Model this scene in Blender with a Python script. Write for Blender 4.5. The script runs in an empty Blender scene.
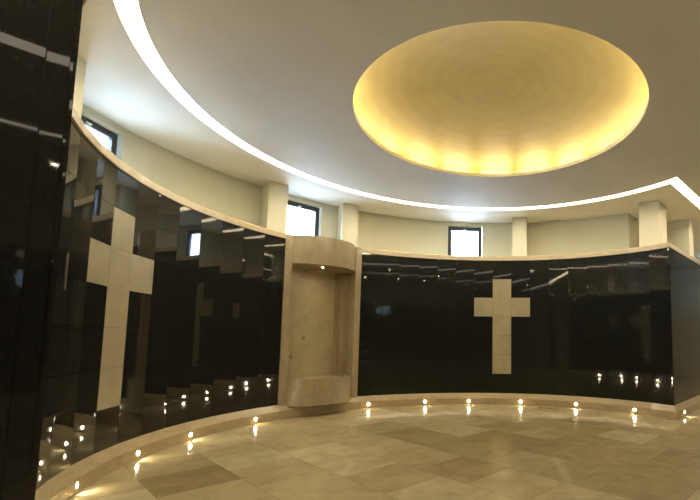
import bpy, bmesh, math, random
from math import sin, cos, pi, radians, atan2, hypot
from mathutils import Vector, Matrix
from mathutils.geometry import tessellate_polygon

S = 0.4                       # one wall tile is 0.4 m; all plan numbers below are in tiles
random.seed(4)
sc = bpy.context.scene
col = sc.collection

# ------------------------------------------------------------------ helpers
def V(x, y, z=0.0): return Vector((x * S, y * S, z * S))

class MB:
    def __init__(s): s.v = []; s.f = []
    def quad(s, *p):
        i = len(s.v); s.v += [Vector(q) for q in p]; s.f.append(tuple(range(i, i + len(p))))
    def box_pts(s, b, t):                      # bottom ring, top ring (same count, counter-clockwise from above)
        n = len(b); i = len(s.v); s.v += [Vector(q) for q in b] + [Vector(q) for q in t]
        s.f.append(tuple(i + k for k in reversed(range(n)))); s.f.append(tuple(i + n + k for k in range(n)))
        for k in range(n):
            j = (k + 1) % n; s.f.append((i + k, i + j, i + n + j, i + n + k))
    def prism(s, ring, z0, z1):                # ring of plan points
        a = sum(ring[k][0] * ring[(k + 1) % len(ring)][1] - ring[(k + 1) % len(ring)][0] * ring[k][1] for k in range(len(ring)))
        if a < 0: ring = list(reversed(ring))
        s.box_pts([V(x, y, z0) for x, y in ring], [V(x, y, z1) for x, y in ring])
    def frame_box(s, o, ax, ay, az):           # box from a corner and three edge vectors
        s.box_pts([o, o + ax, o + ax + ay, o + ay], [o + az, o + ax + az, o + ax + ay + az, o + ay + az])
    def lathe(s, prof, o, ax, up, rt, n=24):   # prof: (radius, height along ax)
        base = len(s.v)
        for r, h in prof:
            for k in range(n):
                a = 2 * pi * k / n; s.v.append(o + ax * h + (up * sin(a) + rt * cos(a)) * r)
        for i in range(len(prof) - 1):
            for k in range(n):
                j = (k + 1) % n; s.f.append((base + i * n + k, base + i * n + j, base + (i + 1) * n + j, base + (i + 1) * n + k))
    def disc(s, o, up, rt, r, n=24):
        i = len(s.v); s.v += [o + (up * sin(2 * pi * k / n) + rt * cos(2 * pi * k / n)) * r for k in range(n)]
        s.f.append(tuple(range(i, i + n)))
    def build(s, name, m, parent=None, smooth=False, bevel=0, merge=True, fixn=True):
        me = bpy.data.meshes.new(name); me.from_pydata(s.v, [], s.f)
        bm = bmesh.new(); bm.from_mesh(me)
        if merge: bmesh.ops.remove_doubles(bm, verts=bm.verts, dist=1e-5)
        if fixn: bmesh.ops.recalc_face_normals(bm, faces=bm.faces)
        bm.to_mesh(me); bm.free()
        me.materials.append(m)
        o = bpy.data.objects.new(name, me); col.objects.link(o)
        if parent: o.parent = parent; o.matrix_parent_inverse = parent.matrix_world.inverted()
        if smooth:
            for p in me.polygons: p.use_smooth = True
            try: me.set_sharp_from_angle(angle=radians(35))
            except Exception: pass
        if bevel:
            b = o.modifiers.new('bevel', 'BEVEL'); b.width = bevel; b.segments = 2; b.limit_method = 'ANGLE'
        return o

def tag(o, label=None, cat=None, group=None, kind=None):
    if label: o['label'] = label
    if cat: o['category'] = cat
    if group: o['group'] = group
    if kind: o['kind'] = kind
    return o
def empty(name, loc, **k):
    o = bpy.data.objects.new(name, None); col.objects.link(o); o.location = loc; o.empty_display_size = .1
    o.matrix_world = Matrix.Translation(loc)
    return tag(o, **k)
def struct(o, label, cat='wall'): return tag(o, label, cat, kind='structure')

# ------------------------------------------------------------------ materials
def mat(name):
    m = bpy.data.materials.new(name); m.use_nodes = True; nt = m.node_tree
    return m, nt, nt.nodes['Principled BSDF'], nt.nodes.new, nt.links.new
def coords(nt, scale=(1, 1, 1)):
    tc = nt.nodes.new('ShaderNodeTexCoord'); mp = nt.nodes.new('ShaderNodeMapping')
    mp.inputs['Scale'].default_value = scale; nt.links.new(tc.outputs['Object'], mp.inputs['Vector']); return mp.outputs['Vector']
def noise(nt, vec, sc_, det=4, rough=.55, dist=0):
    n = nt.nodes.new('ShaderNodeTexNoise'); n.inputs['Scale'].default_value = sc_; n.inputs['Detail'].default_value = det
    n.inputs['Roughness'].default_value = rough; n.inputs['Distortion'].default_value = dist
    nt.links.new(vec, n.inputs['Vector']); return n.outputs['Fac']
def ramp(nt, fac, stops):
    r = nt.nodes.new('ShaderNodeValToRGB'); e = r.color_ramp.elements
    while len(e) < len(stops): e.new(.5)
    for q, (p, c) in zip(e, stops): q.position = p; q.color = (*c, 1)
    nt.links.new(fac, r.inputs['Fac']); return r.outputs['Color']
def mix(nt, a, b, fac, mode='MIX'):
    m = nt.nodes.new('ShaderNodeMix'); m.data_type = 'RGBA'; m.blend_type = mode
    for s_, v in ((m.inputs[0], fac), (m.inputs[6], a), (m.inputs[7], b)):
        if isinstance(v, (int, float)): s_.default_value = v
        elif isinstance(v, tuple): s_.default_value = (*v, 1)
        else: nt.links.new(v, s_)
    return m.outputs[2]
def bump(nt, h, strength, dist, b):
    n = nt.nodes.new('ShaderNodeBump'); n.inputs['Strength'].default_value = strength; n.inputs['Distance'].default_value = dist
    nt.links.new(h, n.inputs['Height']); nt.links.new(n.outputs['Normal'], b.inputs['Normal'])

def paint(name, c, rough=.75, amt=.04):
    m, nt, b, N, K = mat(name); v = coords(nt)
    f = noise(nt, v, 1.3, 4)
    K(ramp(nt, f, [(.3, tuple(x * (1 - amt) for x in c)), (.7, tuple(min(1, x * (1 + amt)) for x in c))]), b.inputs['Base Color'])
    b.inputs['Roughness'].default_value = rough; bump(nt, noise(nt, v, 90, 2), .04, .002, b); return m
def granite(name):
    m, nt, b, N, K = mat(name); v = coords(nt)
    vo = N('ShaderNodeTexVoronoi'); vo.inputs['Scale'].default_value = 330; K(v, vo.inputs['Vector'])
    sp = ramp(nt, vo.outputs['Distance'], [(.0, (.05, .048, .042)), (.16, (.009, .009, .008))])
    f = noise(nt, v, 45, 6, .7)
    base = ramp(nt, f, [(.35, (.014, .0145, .0135)), (.7, (.019, .0195, .018))])
    K(mix(nt, base, sp, .13), b.inputs['Base Color'])
    K(ramp(nt, noise(nt, v, 3.0, 3), [(.3, (.02,) * 3), (.75, (.045,) * 3)]), b.inputs['Roughness'])
    b.inputs['IOR'].default_value = 1.5; return m
def marble(name, c, streak=(.9, .8, .62), rough=.22, scale=(1, 1, 1), vein=.35, fossils=False):
    m, nt, b, N, K = mat(name); v = coords(nt, scale)
    f = noise(nt, v, 4.5, 8, .6, .8)
    cc = ramp(nt, f, [(.28, tuple(x * .84 for x in c)), (.5, c), (.72, tuple(min(1, x * 1.1) for x in c))])
    g = noise(nt, v, 16, 8, .7, 1.5)
    cc = mix(nt, cc, tuple(x * .62 for x in c), ramp(nt, g, [(.56, (0,) * 3), (.66, (vein,) * 3)]))
    if fossils:
        vo = N('ShaderNodeTexVoronoi'); vo.inputs['Scale'].default_value = 3.2; K(coords(nt), vo.inputs['Vector'])
        dn = noise(nt, coords(nt), 14, 3)
        ad = N('ShaderNodeMath'); ad.operation = 'MULTIPLY_ADD'; ad.inputs[1].default_value = .25; K(dn, ad.inputs[0]); K(vo.outputs['Distance'], ad.inputs[2])
        cc = mix(nt, cc, tuple(x * .5 for x in c), ramp(nt, ad.outputs[0], [(.22, (.75,) * 3), (.29, (0,) * 3)]))
    K(cc, b.inputs['Base Color']); b.inputs['Roughness'].default_value = rough
    bump(nt, g, .05, .002, b); return m
def emit(name, c, st):
    m = bpy.data.materials.new(name); m.use_nodes = True; nt = m.node_tree; nt.nodes.clear()
    e = nt.nodes.new('ShaderNodeEmission'); e.inputs[0].default_value = (*c, 1); e.inputs[1].default_value = st
    o = nt.nodes.new('ShaderNodeOutputMaterial'); nt.links.new(e.outputs[0], o.inputs[0]); return m
def plain(name, c, rough=.4, metal=0):
    m, nt, b, N, K = mat(name); v = coords(nt); f = noise(nt, v, 30, 3)
    K(ramp(nt, f, [(.3, tuple(x * .93 for x in c)), (.7, c)]), b.inputs['Base Color'])
    b.inputs['Roughness'].default_value = rough; b.inputs['Metallic'].default_value = metal; return m

M_ceil = paint('white ceiling paint', (.77, .74, .68))
M_cream = paint('cream wall paint', (.62, .60, .48))
M_granite = granite('polished black granite')
M_joint = plain('black joint', (.004, .004, .004), .6)
M_cross = marble('cream cross marble', (.44, .385, .25), rough=.3, vein=.15)
M_cap = marble('beige coping marble', (.54, .44, .30), rough=.25, vein=.2)
M_plinth = marble('travertine plinth', (.50, .40, .25), rough=.2, scale=(1, 1, 4), vein=.3)
M_niche = marble('niche beige marble', (.41, .335, .215), rough=.16, scale=(1.6, 1.6, .6), vein=.12)
M_nback = marble('niche fossil marble', (.56, .48, .31), rough=.16, vein=.2, fossils=True)
M_gold = None
M_frame = plain('dark aluminium frame', (.045, .045, .055), .35)
M_white = plain('white plastic', (.7, .7, .7), .4)
M_steel = plain('brushed steel', (.6, .58, .55), .3, 1)
M_strip = emit('cove diffuser glow', (1, .87, .59), 11.0)
M_strip2 = emit('hall strip glow', (1, .87, .66), 1.5)
M_tube = emit('fluorescent tube glow', (1, .92, .70), 46.0)
M_lens = emit('plinth lamp glow', (1, .86, .58), 150.0)
M_spot = emit('niche spot glow', (1, .87, .62), 190.0)
M_down = emit('downlight glow', (1, .86, .58), 90.0)

def m_dome():
    m, nt, b, N, K = mat('gold dome paint'); v = coords(nt)
    v.node.inputs['Location'].default_value = (-.82 * S, -13.1 * S, 0)
    w = N('ShaderNodeTexWave'); w.wave_type = 'RINGS'; w.rings_direction = 'Z'; w.inputs['Scale'].default_value = 1.6
    w.inputs['Distortion'].default_value = 2.5; w.inputs['Detail'].default_value = 4; w.inputs['Detail Scale'].default_value = 1.5; K(v, w.inputs['Vector'])
    f = noise(nt, v, 2.2, 6, .6, 1)
    a = ramp(nt, f, [(.3, (.28, .205, .050)), (.7, (.32, .24, .062))])
    K(mix(nt, a, (.58, .45, .17), ramp(nt, w.outputs['Fac'], [(.5, (0,) * 3), (1, (.06,) * 3)])), b.inputs['Base Color'])
    b.inputs['Roughness'].default_value = .5; return m
M_gold = m_dome()
M_rim = paint('pale gold rim paint', (.78, .70, .44))

def m_floor():
    m, nt, b, N, K = mat('travertine floor tile')
    at = N('ShaderNodeAttribute'); at.attribute_name = 'tone'
    uv = N('ShaderNodeUVMap'); uv.uv_map = 'tile'
    v = coords(nt)
    base = ramp(nt, at.outputs['Fac'], [(0, (.27, .195, .10)), (.5, (.46, .375, .22)), (1, (.62, .54, .36))])
    # stone drift shifted per tile
    ad = N('ShaderNodeVectorMath'); ad.operation = 'ADD'; K(v, ad.inputs[0])
    sc_ = N('ShaderNodeVectorMath'); sc_.operation = 'SCALE'; sc_.inputs['Scale'].default_value = 37; K(at.outputs['Vector'], sc_.inputs[0]); K(sc_.outputs[0], ad.inputs[1])
    f = noise(nt, ad.outputs[0], 2.6, 9, .62, 1.2)
    c = mix(nt, base, ramp(nt, f, [(.28, (.78, .76, .72)), (.5, (.97, .97, .97)), (.72, (1.13, 1.13, 1.1))]), 1, 'MULTIPLY')
    g = noise(nt, ad.outputs[0], 24, 6, .7, .6)
    c = mix(nt, c, (.16, .11, .06), ramp(nt, g, [(.64, (0,) * 3), (.72, (.4,) * 3)]))
    # joints
    sx = N('ShaderNodeSeparateXYZ'); K(uv.outputs[0], sx.inputs[0])
    def edge(o):
        a = N('ShaderNodeMath'); a.operation = 'SUBTRACT'; K(o, a.inputs[0]); a.inputs[1].default_value = .5
        q = N('ShaderNodeMath'); q.operation = 'ABSOLUTE'; K(a.outputs[0], q.inputs[0]); return q.outputs[0]
    mx = N('ShaderNodeMath'); mx.operation = 'MAXIMUM'; K(edge(sx.outputs[0]), mx.inputs[0]); K(edge(sx.outputs[1]), mx.inputs[1])
    gt = N('ShaderNodeMath'); gt.operation = 'GREATER_THAN'; K(mx.outputs[0], gt.inputs[0]); gt.inputs[1].default_value = .4965
    c = mix(nt, c, (.27, .21, .13), gt.outputs[0])
    K(c, b.inputs['Base Color'])
    K(ramp(nt, g, [(.3, (.06,) * 3), (.7, (.13,) * 3)]), b.inputs['Roughness']); return m
M_floor = m_floor()

def m_glass():
    m = bpy.data.materials.new('window glass'); m.use_nodes = True; nt = m.node_tree; nt.nodes.clear()
    t = nt.nodes.new('ShaderNodeBsdfTransparent'); t.inputs[0].default_value = (.95, .97, .98, 1)
    g = nt.nodes.new('ShaderNodeBsdfGlossy'); g.inputs['Roughness'].default_value = .02
    x = nt.nodes.new('ShaderNodeMixShader'); fr = nt.nodes.new('ShaderNodeFresnel'); fr.inputs[0].default_value = 1.3
    o = nt.nodes.new('ShaderNodeOutputMaterial'); nt.links.new(fr.outputs[0], x.inputs[0]); nt.links.new(t.outputs[0], x.inputs[1])
    nt.links.new(g.outputs[0], x.inputs[2]); nt.links.new(x.outputs[0], o.inputs[0]); return m
M_glass = m_glass()

# ------------------------------------------------------------------ plan
HB, TH = 0.569, 1.0116
HT = HB + 7 * TH              # top of the black panels
CAP = HT + .235
H = 10.25                     # ceiling
LK = [(-8.02, 18.23), (-8.49, 17.35), (-8.86, 16.42), (-9.14, 15.46), (-9.31, 14.48), (-9.38, 13.48), (-9.34, 12.48),
      (-9.21, 11.49), (-8.98, 10.52), (-8.65, 9.57), (-8.23, 8.66), (-7.73, 7.8)]
for k in range(1, 5):
    a = radians(213.74 + 5.83 * k); LK.append((.46 + 9.84 * cos(a), 13.27 + 9.84 * sin(a)))
RK = [(-5.45, 21.11), (-4.57, 21.59), (-3.66, 22.01), (-2.72, 22.35), (-1.76, 22.62), (-.78, 22.81), (.22, 22.91), (1.22, 22.94),
      (2.21, 22.87), (3.2, 22.71), (4.17, 22.47), (5.11, 22.13), (6.02, 21.71), (6.88, 21.2), (7.68, 20.6), (8.42, 19.92), (9.02, 19.14)]
dR = (cos(radians(50.2)), sin(radians(50.2))); dL = (-cos(radians(48)), -sin(radians(48)))
T = (.66597, .74598); Nn = (.74598, -.66597)          # along / out of the niche front
RET_R = [(RK[-1][0] + dR[0] * s, RK[-1][1] + dR[1] * s) for s in [1.02 * k for k in range(1, 21)]]
RET_L = [(LK[-1][0] + dL[0] * s, LK[-1][1] + dL[1] * s) for s in [.06, .27] + [.27 + 1.3 * k for k in range(1, 11)]]
FULL = list(reversed(RET_L)) + list(reversed(LK)) + RK + RET_R
iL0 = len(RET_L) + len(LK) - 1; iR0 = iL0 + 1
iLC = len(RET_L); iRC = iR0 + len(RK) - 1            # the two outer corners

def offset(P, d):                                     # +d = into the room (right of travel), mitred
    out = []
    for i, p in enumerate(P):
        def nrm(a, b):
            dx, dy = b[0] - a[0], b[1] - a[1]; l = hypot(dx, dy); return dy / l, -dx / l
        n0 = nrm(P[i - 1], p) if i else nrm(p, P[1]); n1 = nrm(p, P[i + 1]) if i < len(P) - 1 else n0
        mx, my = n0[0] + n1[0], n0[1] + n1[1]; l2 = mx * mx + my * my
        out.append((p[0] + mx * 2 * d / l2, p[1] + my * 2 * d / l2))
    return out
def sweep(P, i0, i1, prof, mb, piece=0, gap=.006):
    """prof: closed list of (offset, z) ; sweeps along P[i0..i1]"""
    offs = [offset(P, d) for d, z in prof]; n = len(prof)
    for i in range(i0, i1):
        a = [V(*offs[k][i], prof[k][1]) for k in range(n)]; b = [V(*offs[k][i + 1], prof[k][1]) for k in range(n)]
        for k in range(n):
            j = (k + 1) % n; mb.quad(a[k], b[k], b[j], a[j])
        if i == i0: mb.quad(*a)
        if i == i1 - 1: mb.quad(*reversed(b))

# ------------------------------------------------------------------ floor
mb_v = []; fc = []; tones = []; uvs = []
TR, TC = 1.72, 1.66
manual = {}
def tn(t, n): return V(t * T[0] + n * Nn[0], t * T[1] + n * Nn[1])
rr = random.Random(11)
TONE = {(0, 0): .16, (2, 0): .9, (2, 1): .8, (3, 1): .75, (1, 1): .55, (1, 2): .6}
for r in range(-16, 26):
    for c in range(-6, 20):
        t0 = 2.6 + r * TR; n0 = -12.82 + (c - (.5 if r % 2 else 0)) * TC
        i = len(mb_v); mb_v += [tn(t0, n0), tn(t0, n0 + TC), tn(t0 + TR, n0 + TC), tn(t0 + TR, n0)]
        fc.append((i, i + 3, i + 2, i + 1)); u = rr.random(); tone = .38 + .22 * rr.random()
        if u < .10: tone = .26 + .12 * rr.random()
        elif u > .72: tone = .62 + .2 * rr.random()
        tones.append(TONE.get((r, c), tone)); uvs.append([(0, 0), (0, 1), (1, 1), (1, 0)])
me = bpy.data.meshes.new('floor'); me.from_pydata(mb_v, [], fc)
at = me.attributes.new('tone', 'FLOAT', 'FACE')
for i, t in enumerate(tones): at.data[i].value = t
ul = me.uv_layers.new(name='tile')
for p in me.polygons:
    for k, li in enumerate(p.loop_indices): ul.data[li].uv = uvs[p.index][k]
me.materials.append(M_floor); fl = bpy.data.objects.new('floor', me); col.objects.link(fl)
struct(fl, 'polished beige travertine floor laid in large square tiles', 'floor')

# ------------------------------------------------------------------ black granite walls
CROSS_L = {(8, 1), (9, 2), (8, 2), (7, 2), (8, 3), (8, 4), (8, 5)}       # (tile index from the niche, row from the top, 1-based)
CROSS_R = {(8, 1), (9, 2), (8, 2), (7, 2), (8, 3), (8, 4), (8, 5)}
rt_ = random.Random(5)
def tile_slab(mb, a, b, row, thick=.06, tilt=True, g=.004, proud=0, cheek=None):
    """tile between plan points a->b (room on the right), row 0 = top"""
    dx, dy = b[0] - a[0], b[1] - a[1]; l = hypot(dx, dy); ux, uy = dx / l, dy / l; nx, ny = uy, -ux
    z1 = HT - row * TH - g; z0 = HT - (row + 1) * TH + g
    e = [rt_.gauss(0, .0005) if tilt else 0 for _ in range(3)]
    def P(s, z, d):
        off = proud + d + e[0] * 0.3
        off += e[1] * (s - l / 2) * 2 + e[2] * ((z - z0) - TH / 2) * 2 if d == 0 else 0
        return V(a[0] + ux * s + nx * off, a[1] + uy * s + ny * off, z)
    mb.box_pts([P(g, z0, 0), P(g, z0, -thick), P(l - g, z0, -thick), P(l - g, z0, 0)],
               [P(g, z1, 0), P(g, z1, -thick), P(l - g, z1, -thick), P(l - g, z1, 0)])
def slab(mb, a, b, g=.006):
    dx, dy = b[0] - a[0], b[1] - a[1]; l = hypot(dx, dy); ux, uy = dx / l, dy / l; nx, ny = uy, -ux; e = rt_.gauss(0, .004)
    q = lambda s_, d: (a[0] + ux * s_ + nx * d, a[1] + uy * s_ + ny * d)
    mb.prism([q(g, e), q(l - g, -e), q(l - g, -.06), q(g, -.06)], HB + g, HT - g)
def wall(name, P, idx, skip, label, tall=False):
    """tiles for the segments in idx (i -> i+1)"""
    root_mb = MB(); off = offset(P, -.02); offb = offset(P, -.30)
    for i, tid in idx:
        if tall:
            slab(root_mb, P[i], P[i + 1]); continue
        for r in range(7):
            if (tid, r) in skip: continue
            tile_slab(root_mb, P[i], P[i + 1], r)
    o = root_mb.build(name, M_granite, fixn=True, merge=False)
    struct(o, label)
    bk = MB()
    i0 = min(i for i, _ in idx); i1 = max(i for i, _ in idx) + 1
    sweep(P, i0, i1, [(-.02, HB - .1), (-.02, HT), (-.30, HT), (-.30, HB - .1)], bk)
    bk.build('backing', M_joint, o, merge=True); return o
idxL = [(i, iL0 - 1 - i + 1) for i in range(iLC, iL0)]          # tile id 1 next to the niche
idxR = [(i, i - iR0 + 1) for i in range(iR0, iRC)]
wl = wall('wall_left', FULL, idxL, CROSS_L, 'curved wall of polished black granite panels left of the marble niche')
wr = wall('wall_right', FULL, idxR, CROSS_R, 'curved wall of polished black granite panels right of the marble niche')
wall('wall_left_return', FULL, [(i, -1) for i in range(0, iLC)], (), 'near black granite return wall at the left edge of the view', True)
wall('wall_right_return', FULL, [(i, -1) for i in range(iRC, len(FULL) - 1)], (), 'straight black granite wall running back from the right corner')

# crosses
def cross(idx, name, label):
    seg = {tid: i for i, tid in idx}; i = seg[8]; a, b = FULL[i], FULL[i + 1]
    root = empty(name, V((a[0] + b[0]) / 2, (a[1] + b[1]) / 2, HT - 6 * TH), label=label, cat='cross')
    up = MB()
    for r in (1, 2, 3, 4, 5): tile_slab(up, a, b, r, .06, False, .004, .006)
    up.build('upright', M_cross, root, merge=False, bevel=.0008)
    for k in (7, 9):
        m = MB(); j = seg[k]; tile_slab(m, FULL[j], FULL[j + 1], 2, .06, False, .004, .006)
        m.build('arm', M_cross, root, merge=False, bevel=.0008)
cross(idxL, 'marble_cross', 'tall cream marble cross inlaid in the left black wall, seen at a slant')
cross(idxR, 'marble_cross', 'cream marble cross inlaid in the right black wall, facing the viewer')

# plinth (baseboards) : sloped light ledge over an upright face
PO = .175
prof = [(0.0, HB), (PO, .33), (PO, 0.0), (-.2, 0.0), (-.2, HB)]
for nm, i0, i1, lb in (('baseboard_left', iLC, iL0 + 1, 'beige travertine plinth with sloped top under the left black wall'),
                       ('baseboard_right', iR0, iRC, 'beige travertine plinth with sloped top under the right black wall'),
                       ('baseboard_right_return', iRC, len(FULL) - 1, 'travertine plinth running back under the straight right wall'),
                       ('baseboard_left_return', 0, iLC, 'travertine plinth under the near left wall')):
    m = MB(); sweep(FULL, i0, i1, prof, m); struct(m.build(nm, M_plinth), lb, 'plinth')

# coping on top of the black panels
cp = [(.045, HT + .001), (.045, CAP - .03), (.02, CAP), (-.55, CAP), (-.55, HT + .001)]
n_ = 0
for nm, i0, i1, lb in (('trim_1', iLC, iL0, 'beige marble coping along the top of the left curved wall'),
                       ('trim_2', iR0, iRC, 'beige marble coping along the top of the right curved wall'),
                       ('trim_3', iRC, len(FULL) - 1, 'marble coping on the straight wall past the right corner'),
                       ('trim_4', 0, iLC, 'marble coping on the near left wall')):
    m = MB()
    sweep(FULL, i0, i1, cp, m); struct(m.build(nm, M_cap), lb, 'coping')

# ------------------------------------------------------------------ outer (cream) wall with windows
C0 = (1.15, 12.1); RB = 12.75
def arcp(a, r, c=C0): return (c[0] + r * cos(radians(a)), c[1] + r * sin(radians(a)))
eR = arcp(54.8, RB); eL = arcp(222, RB)
tEnd = 40.0
pR = (eR[0] + dR[0] * 22, eR[1] + dR[1] * 22); pL = (eL[0] + dL[0] * 18, eL[1] + dL[1] * 18)
OPP = 17.0
def TNxy(t, n): return (t * T[0] + n * Nn[0], t * T[1] + n * Nn[1])
def tnof(p): return (p[0] * T[0] + p[1] * T[1], p[0] * Nn[0] + p[1] * Nn[1])
WZ0, WZ1 = 8.0, 10.02
WINS = [(173.1, 182.6), (133.5, 142.9), (92.05, 101.2)]
wb = MB()
def seg(mb, p, q, z0, z1, th=.45):
    dx, dy = q[0] - p[0], q[1] - p[1]; l = hypot(dx, dy); nx, ny = -dy / l * th, dx / l * th
    mb.prism([p, q, (q[0] + nx, q[1] + ny), (p[0] + nx, p[1] + ny)], z0, z1)
cuts = sorted({54.8, 222.0} | {a for w in WINS for a in w} | {54.8 + 2.2 * k for k in range(77)})
cuts = [a for i, a in enumerate(cuts) if a <= 222 and (a in (54.8, 222.0) or any(a in w for w in WINS) or all(abs(a - b) > .7 for w in WINS for b in w))]
cuts = list(reversed(cuts))
for a, b in zip(cuts, cuts[1:]):
    p, q = arcp(a, RB), arcp(b, RB); mid = (a + b) / 2
    if any(w0 < mid < w1 for w0, w1 in WINS):
        continue
    seg(wb, p, q, 0, H)
for w0, w1 in WINS:
    p, q = arcp(w1, RB), arcp(w0, RB); seg(wb, p, q, 0, WZ0); seg(wb, p, q, WZ1, H)
struct(wb.build('wall_back', M_cream, merge=False), 'cream painted curved upper wall with small windows behind the black wall')
# window in the straight stretch past the right corner
wrb = MB()
def along(p, d, s): return (p[0] + d[0] * s, p[1] + d[1] * s)
ws = (15.0, 17.2)
seg(wrb, eR, along(eR, dR, ws[0]), 0, H); seg(wrb, along(eR, dR, ws[1]), pR, 0, H)
seg(wrb, along(eR, dR, ws[0]), along(eR, dR, ws[1]), 0, WZ0); seg(wrb, along(eR, dR, ws[0]), along(eR, dR, ws[1]), WZ1, H)
struct(wrb.build('wall_back_right', M_cream, merge=False), 'cream straight upper wall beyond the right corner')
wlb = MB(); seg(wlb, pL, eL, 0, H); struct(wlb.build('wall_back_left', M_cream, merge=False), 'cream straight upper wall beyond the near left wall')
# hall end walls and the far side of the hall, out of view behind the camera
tR = tnof(pR)[0]; tL = tnof(pL)[0]
we = MB(); seg(we, pR, TNxy(tR, OPP), 0, H); struct(we.build('wall_end_right', M_cream), 'cream end wall of the hall')
we = MB(); seg(we, TNxy(tL, OPP), pL, 0, H); struct(we.build('wall_end_left', M_cream), 'cream wall at the other hall end')
we = MB(); a_, b_ = TNxy(tR, OPP), TNxy(tL, OPP)
OWS = []
lerp = lambda f: (a_[0] + (b_[0] - a_[0]) * f, a_[1] + (b_[1] - a_[1]) * f)
f0 = 0
for w0, w1 in OWS:
    seg(we, lerp(f0), lerp(w0), 0, H); seg(we, lerp(w0), lerp(w1), 0, WZ0); seg(we, lerp(w0), lerp(w1), WZ1, H); f0 = w1
seg(we, lerp(f0), b_, 0, H)
struct(we.build('wall_front', M_cream, merge=False), 'cream wall on the camera side of the hall')
# black panelling on the camera side
OP = [lerp(f) for f in [k / 54 for k in range(55)]]
OPo = offset(OP, 1.4)
sv = HT
ow = MB()
for i in range(54):
    for r in range(7): tile_slab(ow, OPo[i], OPo[i + 1], r, g=.01)
oo = ow.build('wall_front_panels', M_granite, merge=False); struct(oo, 'black granite panelling on the camera side of the hall')
bk = MB(); sweep(OPo, 0, 54, [(-.02, HB - .1), (-.02, HT), (-.3, HT), (-.3, HB - .1)], bk); bk.build('backing', M_joint, oo)
m = MB(); sweep(OPo, 0, 54, prof, m); struct(m.build('baseboard_front', M_plinth), 'travertine plinth on the camera side', 'plinth')
m = MB(); sweep(OPo, 0, 54, cp, m); struct(m.build('trim_5', M_cap), 'marble coping on the camera side panelling', 'coping')

# ledge behind the coping (closes the gap between the panels and the outer wall)
def cap_poly(loops, z, name, m, flip=False, lab='', cat='ceiling', zt=0):
    fl_ = [V(x, y, z) for L in loops for x, y in L]
    tri = tessellate_polygon([[V(x, y, z) for x, y in L] for L in loops])
    mb = MB(); mb.v = fl_; mb.f = [tuple(t) for t in tri]
    o = mb.build(name, m, merge=False, fixn=False)
    want = 1 if flip else -1
    for p in o.data.polygons:
        if p.normal.z * want < 0: p.flip()
    o.data.update()
    return struct(o, lab, cat)
inner_l = offset(FULL, -.5)
# keep only well behaved stretch: use panels line itself pushed back slightly
ledge_in = [p for k, p in enumerate(offset(FULL, -.28))]
outer = [pL, eL] + [arcp(a, RB) for a in [220 - 2.2 * k for k in range(1, 75)] if a > 55.5] + [eR, pR]
cap_poly([ledge_in + list(reversed(outer))], HT + .05, 'trim_6', M_cream, True, 'flat ledge top behind the marble coping', 'ledge')

# pilasters
def pilaster(name, p0, p1, depth, label, z0=HT + .05, dvec=None):
    dx, dy = p1[0] - p0[0], p1[1] - p0[1]; l = hypot(dx, dy); nx, ny = (-dy / l, dx / l) if dvec is None else dvec
    m = MB(); m.prism([p0, p1, (p1[0] + nx * depth, p1[1] + ny * depth), (p0[0] + nx * depth, p0[1] + ny * depth)], z0, H)
    return struct(m.build(name, M_cream), label, 'pilaster')
pilaster('trim_7', (-8.87, 18.25), (-8.26, 18.80), 1.35, 'cream pilaster left of the window above the niche')
pilaster('trim_8', (-6.50, 21.22), (-5.83, 21.70), 1.35, 'cream pilaster right of the window above the niche')
pilaster('trim_9', (2.32, 23.62), (3.14, 23.50), 1.3, 'cream pilaster right of the right-hand window')
pilaster('trim_10', (-9.55, 9.35), (-9.71, 10.19), 1.9, 'cream pilaster beside the left window, half hidden by the near wall')
pilaster('trim_11', (8.36, 20.85), (9.19, 20.36), 1.15, 'cream pilaster just left of the right wall corner', dvec=dR)
# deep pier past the right corner
pc = RK[-1]; nb = (-dR[1], dR[0])
def rp(s, o): return (pc[0] + dR[0] * s + nb[0] * o, pc[1] + dR[1] * s + nb[1] * o)
m = MB(); m.prism([rp(5.55, .36), rp(6.5, .36), rp(6.5, 2.7), rp(5.55, 2.7)], HT + .05, H - .001)
struct(m.build('trim_12', M_cream), 'cream pier past the right corner', 'pilaster')
m = MB(); m.prism([rp(5.45, .30), rp(5.549, .30), rp(5.549, 2.7), rp(5.45, 2.7)], H - .42, H - .001)
struct(m.build('trim_13', M_cream), 'cream beam on the pier under the ceiling', 'beam')

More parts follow.
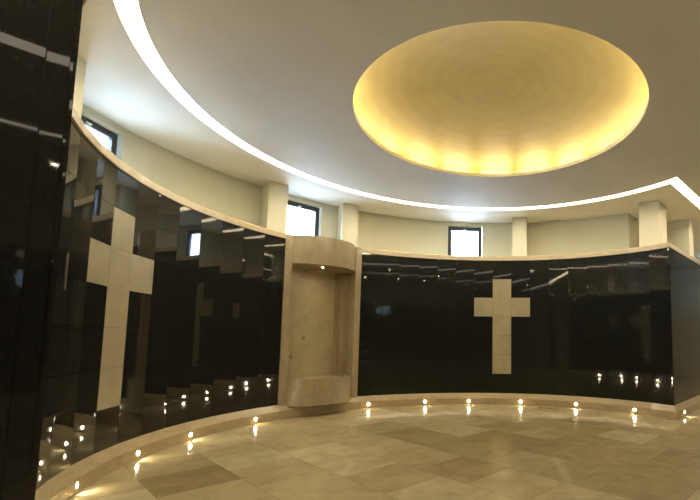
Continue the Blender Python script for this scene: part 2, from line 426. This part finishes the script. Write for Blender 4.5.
# windows
def window(name, p, q, label, handle=True, portal=True):
    """p -> q with the room on the right of travel"""
    dx, dy = q[0] - p[0], q[1] - p[1]; l = hypot(dx, dy); u = Vector((dx / l, dy / l, 0)); n = Vector((dy / l, -dx / l, 0))
    o = V(p[0], p[1], WZ0) - n * (.22 * S); L = l * S; Hh = (WZ1 - WZ0) * S; up = Vector((0, 0, 1))
    fw = .10 * S; sw = .13 * S; dp = .13 * S
    root = empty(name, o + u * (L / 2)); struct(root, label, 'window')
    m = MB()
    def ring(m, a, w, d0, d1):
        for (x0, x1, z0, z1) in ((a, a + w, a, Hh - a), (L - a - w, L - a, a, Hh - a), (a + w, L - a - w, a, a + w), (a + w, L - a - w, Hh - a - w, Hh - a)):
            m.frame_box(o + u * x0 + up * z0 - n * d1, u * (x1 - x0), n * (d1 - d0), up * (z1 - z0))
    ring(m, 0.0, fw, 0.0, dp * 1.1); m.build('window_frame', M_frame, root, merge=False)
    m = MB(); ring(m, fw, sw, -.03 * S, dp * .8); s_ = m.build('sash', M_frame, root, merge=False)
    m = MB(); a = fw + sw * .8
    m.frame_box(o + u * a + up * a - n * (.07 * S), u * (L - 2 * a), n * .006, up * (Hh - 2 * a)); m.build('window_pane', M_glass, root)
    m = MB(); zc = Hh - fw - sw * .75
    m.frame_box(o + u * (L / 2 - .10 * S) + up * zc + n * (.03 * S), u * (.15 * S), n * (.03 * S), up * (.07 * S))
    m.frame_box(o + u * (L / 2 - .03 * S) + up * (zc - .0 * S) + n * (.06 * S), u * (.06 * S), n * (.05 * S), up * (.05 * S))
    m.build('handle', M_white, root, merge=False)
    li = bpy.data.lights.new('sky_portal', 'AREA'); li.shape = 'RECTANGLE'; li.size = L; li.size_y = Hh; li.cycles.is_portal = True
    lo = bpy.data.objects.new('sky_portal', li); col.objects.link(lo)
    lo.matrix_world = Matrix.Translation(o + u * (L / 2) + up * (Hh / 2) - n * (.3 * S)) @ Matrix((u.cross(Vector((0, 0, 1))).cross(up) * 0 + u, up, (-n))).transposed().to_4x4()
    # light points along its local -Z, i.e. into the room
    zc_ = -n; yc = up; xc = yc.cross(zc_)
    R_ = Matrix((xc, yc, zc_)).transposed().to_4x4()
    lo.matrix_world = Matrix.Translation(o + u * (L / 2) + up * (Hh / 2) - n * (.3 * S)) @ R_
for k, ((w0, w1), lb) in enumerate(zip(WINS, ('small dark framed window high on the left wall beside the near pillar',
                                             'small dark framed window above the marble niche',
                                             'small dark framed window above the right curved wall'))):
    window('window_%d' % (k + 1), arcp(w1, RB), arcp(w0, RB), lb)
window('window_4', along(eR, dR, ws[0]), along(eR, dR, ws[1]), 'dark framed window beyond the right pier')
for k, (w0, w1) in enumerate(OWS): window('window_%d' % (k + 5), lerp(w0), lerp(w1), 'dark framed window on the camera side of the hall')

# ------------------------------------------------------------------ ceiling, light slot and dome
SC = (.83, 12.87); RI, RO = 9.02, 9.44
aI, aO = 30.2, 33.7
def slot(r, ar, al):
    pts = []
    arc = [al + (ar - al) * k / 96 for k in range(97)]
    P = [arcp(a, r, SC) for a in arc]
    dl = (cos(radians(228.5)), sin(radians(228.5))); dr = (cos(radians(48.1)), sin(radians(48.1)))
    A = [along(P[0], dl, s) for s in (16, 12, 8, 4)]; B = [along(P[-1], dr, s) for s in (5, 10, 15, 20)]
    return A + P + B
SI = slot(RI, aI, 246.6); SO = slot(RO, aO, 243.1)
sl = 19.0
hallc = [TNxy(tR + 0.4, OPP + .4), TNxy(tL - .4, OPP + .4)]
# ceiling outline with the slot and the dome opening cut out
out_ring = [along(pL, dL, .4)] + [arcp(a, RB + .45) for a in [221 - 2.2 * k for k in range(0, 76)] if a > 55] + [along(pR, dR, .4)] + hallc
slot_ring = SO + list(reversed(SI))
DC = (.82, 13.1); DR = 4.46
dome_ring = [(DC[0] + DR * cos(2 * pi * k / 96), DC[1] + DR * sin(2 * pi * k / 96)) for k in range(96)]
cap_poly([out_ring, slot_ring, dome_ring], H, 'ceiling', M_ceil, False, 'flat off-white plaster ceiling with a curved light slot and a round dome', 'ceiling')
# slot cheeks
ce = bpy.data.objects['ceiling']
m = MB(); zt = H + .32
for P in (SO, SI):
    for a, b in zip(P, P[1:]): m.quad(V(*a, H), V(*b, H), V(*b, zt), V(*a, zt))
for k in (0, -1): m.quad(V(*SO[k], H), V(*SI[k], H), V(*SI[k], zt), V(*SO[k], zt))
m.build('slot_cheek', M_ceil, ce, merge=True, fixn=False)
m = MB()
for i in range(len(SO) - 1): m.quad(V(*SO[i], H + .20), V(*SI[i], H + .20), V(*SI[i + 1], H + .20), V(*SO[i + 1], H + .20))
o = m.build('cove_light', M_strip); tag(o, 'glowing curved strip light let into the ceiling, turning a corner at right', 'ceiling light')
for p in o.data.polygons:
    if p.normal.z > 0: p.flip()

# straight light strips on the far side of the hall
for n_, wd, lb in ((.1, .5, 'straight ceiling light strip over the middle of the hall'), (5.9, .28, 'straight ceiling light strip on the camera side of the hall')):
    m = MB(); m.quad(*[V(*TNxy(t, n), H - .004) for t, n in ((-14, n_), (34, n_), (34, n_ + wd), (-14, n_ + wd))])
    o = m.build('strip_light', M_strip2); tag(o, lb, 'ceiling light')
    for p in o.data.polygons:
        if p.normal.z > 0: p.flip()

# dome
droot = empty('ceiling_dome', V(*DC, H), label='shallow round golden ceiling dome lit from a hidden rim', cat='dome')
Z = Vector((0, 0, 1)); X = Vector((1, 0, 0)); Y = Vector((0, 1, 0)); dco = V(*DC, H)
m = MB(); m.lathe([(DR * S, 0), (DR * S, .15 * S), ((DR + .10) * S, .15 * S), ((DR + .10) * S, .02 * S), ((DR + .30) * S, .02 * S)], dco, Z, Y, X, 96)
m.build('rim', M_rim, droot, smooth=True)
RD = DR + .30; hd = .95; Rs = (RD * RD + hd * hd) / (2 * hd); prf = []
prf.append((RD * S, .02 * S)); prf.append((RD * S, .34 * S))
for k in range(1, 25):
    th_ = pi / 2 * (k / 24) ** 1.0; prf.append((max(RD * cos(th_), .001) * S, (.34 + hd * sin(th_)) * S))
m = MB(); m.lathe(prf, dco, Z, Y, X, 96); m.build('dome_shell', M_gold, droot, smooth=True)
NT = 18; rtb = DR + .235
for k in range(NT):
    a = 2 * pi * (k + .375) / NT; da = 2 * pi / NT * .375
    m = MB(); npt = 5; pts = [dco + Vector((cos(a + da * (2 * j / npt - 1)) * rtb * S, sin(a + da * (2 * j / npt - 1)) * rtb * S, .215 * S)) for j in range(npt + 1)]
    ra = .022 * S; rings = []
    for j, p in enumerate(pts):
        aa = a + da * (2 * j / npt - 1); rad = Vector((cos(aa), sin(aa), 0))
        rings.append([p + (rad * cos(q * pi / 4) + Z * sin(q * pi / 4)) * ra for q in range(8)])
    for r0, r1 in zip(rings, rings[1:]):
        for q in range(8): m.quad(r0[q], r1[q], r1[(q + 1) % 8], r0[(q + 1) % 8])
    m.build('light_tube', M_tube, droot)

# ------------------------------------------------------------------ marble niche
A = LK[0]
def nl(s, d): return (A[0] + T[0] * s + Nn[0] * d, A[1] + T[1] * s + Nn[1] * d)
W = 3.86; PWD = .33; ZB, ZS, ZO = .47, 1.60, 6.63
nroot = empty('marble_niche', V(*nl(W / 2, 0), ZB), label='tall beige marble niche with curved canopy and curved base between the black walls', cat='niche')
for s0, s1 in ((0.004, PWD), (W - PWD, W - .004)):
    m = MB(); m.prism([nl(s0, .03), nl(s1, .03), nl(s1, -.5), nl(s0, -.5)], HB - .1, CAP); m.build('post', M_niche, nroot, bevel=.002)
ch = (W - 2 * PWD) / 2; sg = .82; Rb = (ch * ch + sg * sg) / (2 * sg)
def arcring(back, extra=0):
    pts = []
    for k in range(29):
        x = -ch + 2 * ch * k / 28; pts.append(nl(W / 2 + x, .0 + math.sqrt(Rb * Rb - x * x) - (Rb - sg) + extra))
    return pts + [nl(W - PWD, back), nl(PWD, back)]
m = MB(); m.prism(arcring(-1.3), ZO, CAP); m.build('canopy', M_niche, nroot, smooth=True)
m = MB(); m.prism(arcring(-1.3), ZB, ZS); m.build('basin', M_niche, nroot, smooth=True)
m = MB(); m.prism([nl(.68, -1.2), nl(3.18, -1.2), nl(3.18, -1.3), nl(.68, -1.3)], ZS, ZO); m.build('back_panel', M_nback, nroot)
for f in (lambda s: s, lambda s: W - s):
    m = MB()
    for s0, s1, d0, d1 in ((.2, PWD + .001, -.5, -.9), (.45, .58, -.55, -.95), (.56, .69, -.9, -1.3), (.2, .47, -.55, -.7)):
        m.prism([nl(f(s0), d0), nl(f(s1), d0), nl(f(s1), d1), nl(f(s0), d1)], ZS + .001, ZO - .001)
    m.build('side_panel', M_niche, nroot, merge=False)
# plinth continues under the niche
m = MB(); m.prism([nl(0, .0), nl(W, .0), nl(W, -1.3), nl(0, -1.3)], 0, ZB - .005)
o = m.build('baseboard_niche', M_plinth); struct(o, 'travertine plinth in shadow under the marble niche', 'plinth')

# ------------------------------------------------------------------ small lamps
def lamp(name, o, n, r, label, cat, group, lens, rz=(.0, 1.0), up=Z):
    root = empty(name, o, label=label, cat=cat, group=group); rt = n.cross(up).normalized() if abs(n.dot(up)) < .9 else X; u2 = rt.cross(n)
    m = MB(); m.lathe([(r * .72, .0), (r * .72, .0045), (r * .8, .007), (r, .005), (r * 1.02, .0)], o + n * .0005, n, u2, rt, 24); m.build('bezel', M_steel, root, smooth=True)
    m = MB(); m.disc(o + n * .004, u2, rt, r * .72); q = m.build('lens', lens, root)
    if q.data.polygons[0].normal.dot(n) < 0: q.data.polygons[0].flip()
    return root
poff = offset(FULL, PO)
def on_plinth(deg, C=(.84, 12.93)):
    d = (cos(radians(deg)), sin(radians(deg)))
    for i in range(iLC, iRC):
        a, b = poff[i], poff[i + 1]; ex, ey = b[0] - a[0], b[1] - a[1]
        den = d[0] * ey - d[1] * ex
        if abs(den) < 1e-9: continue
        t = ((a[0] - C[0]) * ey - (a[1] - C[1]) * ex) / den; s = ((a[0] - C[0]) * d[1] - (a[1] - C[1]) * d[0]) / den
        if t > 0 and 0 <= s <= 1:
            l = hypot(ex, ey); return V(a[0] + ex * s, a[1] + ey * s, .185), Vector((ey / l, -ex / l, 0))
LL = [(155.44, 'small round plinth light nearest the niche on its left'), (171.68, 'small round plinth light in the left plinth, second from the niche'),
      (-175.27, 'small round plinth light in the left plinth, third from the niche'), (-159.9, 'small round plinth light in the left plinth, nearest the viewer'),
      (124.75, 'small round plinth light nearest the niche on its right'), (108.28, 'small round plinth light, second right of the niche'),
      (94.98, 'small round plinth light left of the right cross, third right of the niche'), (79.26, 'small round plinth light right below the right cross'),
      (63.04, 'small round plinth light, fifth right of the niche'), (47.02, 'small round plinth light just before the right wall corner'),
      (-146.5, 'plinth light hidden behind the near left wall')]
for dg, lb in LL:
    r_ = on_plinth(dg)
    lamp('plinth_light', r_[0], r_[1], .032, lb, 'light', 'round lights along the plinth', M_lens)
for s, lb in ((1.0, 'small round plinth light just past the right wall corner'), (4.6, 'plinth light farther back along the straight right wall')):
    p = rp(s, -PO); lamp('plinth_light', V(*p, .185), Vector((-nb[0], -nb[1], 0)), .032, lb, 'light', 'round lights along the plinth', M_lens)
OPp = offset(OP, 1.4 + PO)
for k in ():
    a, b = OPp[k], OPp[k + 1]; l = hypot(b[0] - a[0], b[1] - a[1])
    lamp('plinth_light', V((a[0] + b[0]) / 2, (a[1] + b[1]) / 2, .185), Vector(((b[1] - a[1]) / l, -(b[0] - a[0]) / l, 0)), .022,
         'plinth light on the camera side of the hall', 'light', 'plinth lights on the camera side', M_lens)
lamp('niche_spotlight', V(*nl(1.72, .12), ZO - .002), Vector((0, 0, -1)), .028, 'tiny round spotlight set in the soffit of the marble niche', 'light', None, M_spot, up=Y)
for t in (-8, -2, 4, 10, 16, 22, 28):
    for n in (3.5, 9.5):
        p = TNxy(t, n); lamp('ceiling_downlight', V(*p, H - .002), Vector((0, 0, -1)), .05, 'round ceiling downlight over the hall', 'light', 'ceiling downlights over the hall', M_down, up=Y)

# ------------------------------------------------------------------ sky
w = bpy.data.worlds.new('sky'); sc.world = w; w.use_nodes = True; bg = w.node_tree.nodes['Background']
nw = w.node_tree; tcw = nw.nodes.new('ShaderNodeTexCoord'); sxw = nw.nodes.new('ShaderNodeSeparateXYZ')
mrw = nw.nodes.new('ShaderNodeMapRange'); mrw.inputs['From Min'].default_value = -1; mrw.inputs['From Max'].default_value = 1
nw.links.new(tcw.outputs['Generated'], sxw.inputs[0]); nw.links.new(sxw.outputs['Z'], mrw.inputs['Value'])
# overcast sky: dim ground below, bright band at the horizon
nw.links.new(ramp(nw, mrw.outputs[0], [(.0, (.08, .10, .13)), (.28, (.20, .28, .38)), (.42, (.46, .65, .92)), (.5, (.60, .80, 1.0)), (1.0, (.40, .60, .95))]), bg.inputs[0])
bg.inputs[1].default_value = 19.0

# ------------------------------------------------------------------ camera
f, pitch, roll = 427.4986, .0883, .0101
fw = Vector((0, cos(pitch), sin(pitch))); r0 = Vector((1, 0, 0)); u0 = r0.cross(fw)
r = r0 * cos(roll) + u0 * sin(roll); u = -r0 * sin(roll) + u0 * cos(roll)
cd = bpy.data.cameras.new('camera'); cam = bpy.data.objects.new('camera', cd); col.objects.link(cam)
cd.sensor_fit = 'HORIZONTAL'; cd.sensor_width = 36; cd.lens = f / 700 * 36; cd.shift_x = -120.06 / 700; cd.shift_y = 50.89 / 700
cam.matrix_world = Matrix.Translation(V(0, 0, 3.4159)) @ Matrix((r, u, -fw)).transposed().to_4x4()
cd.clip_start = .05; sc.camera = cam
vs = sc.view_settings; vs.view_transform = 'Standard'; vs.look = 'None'; vs.gamma = 1; vs.use_curve_mapping = False; vs.exposure = 1.4
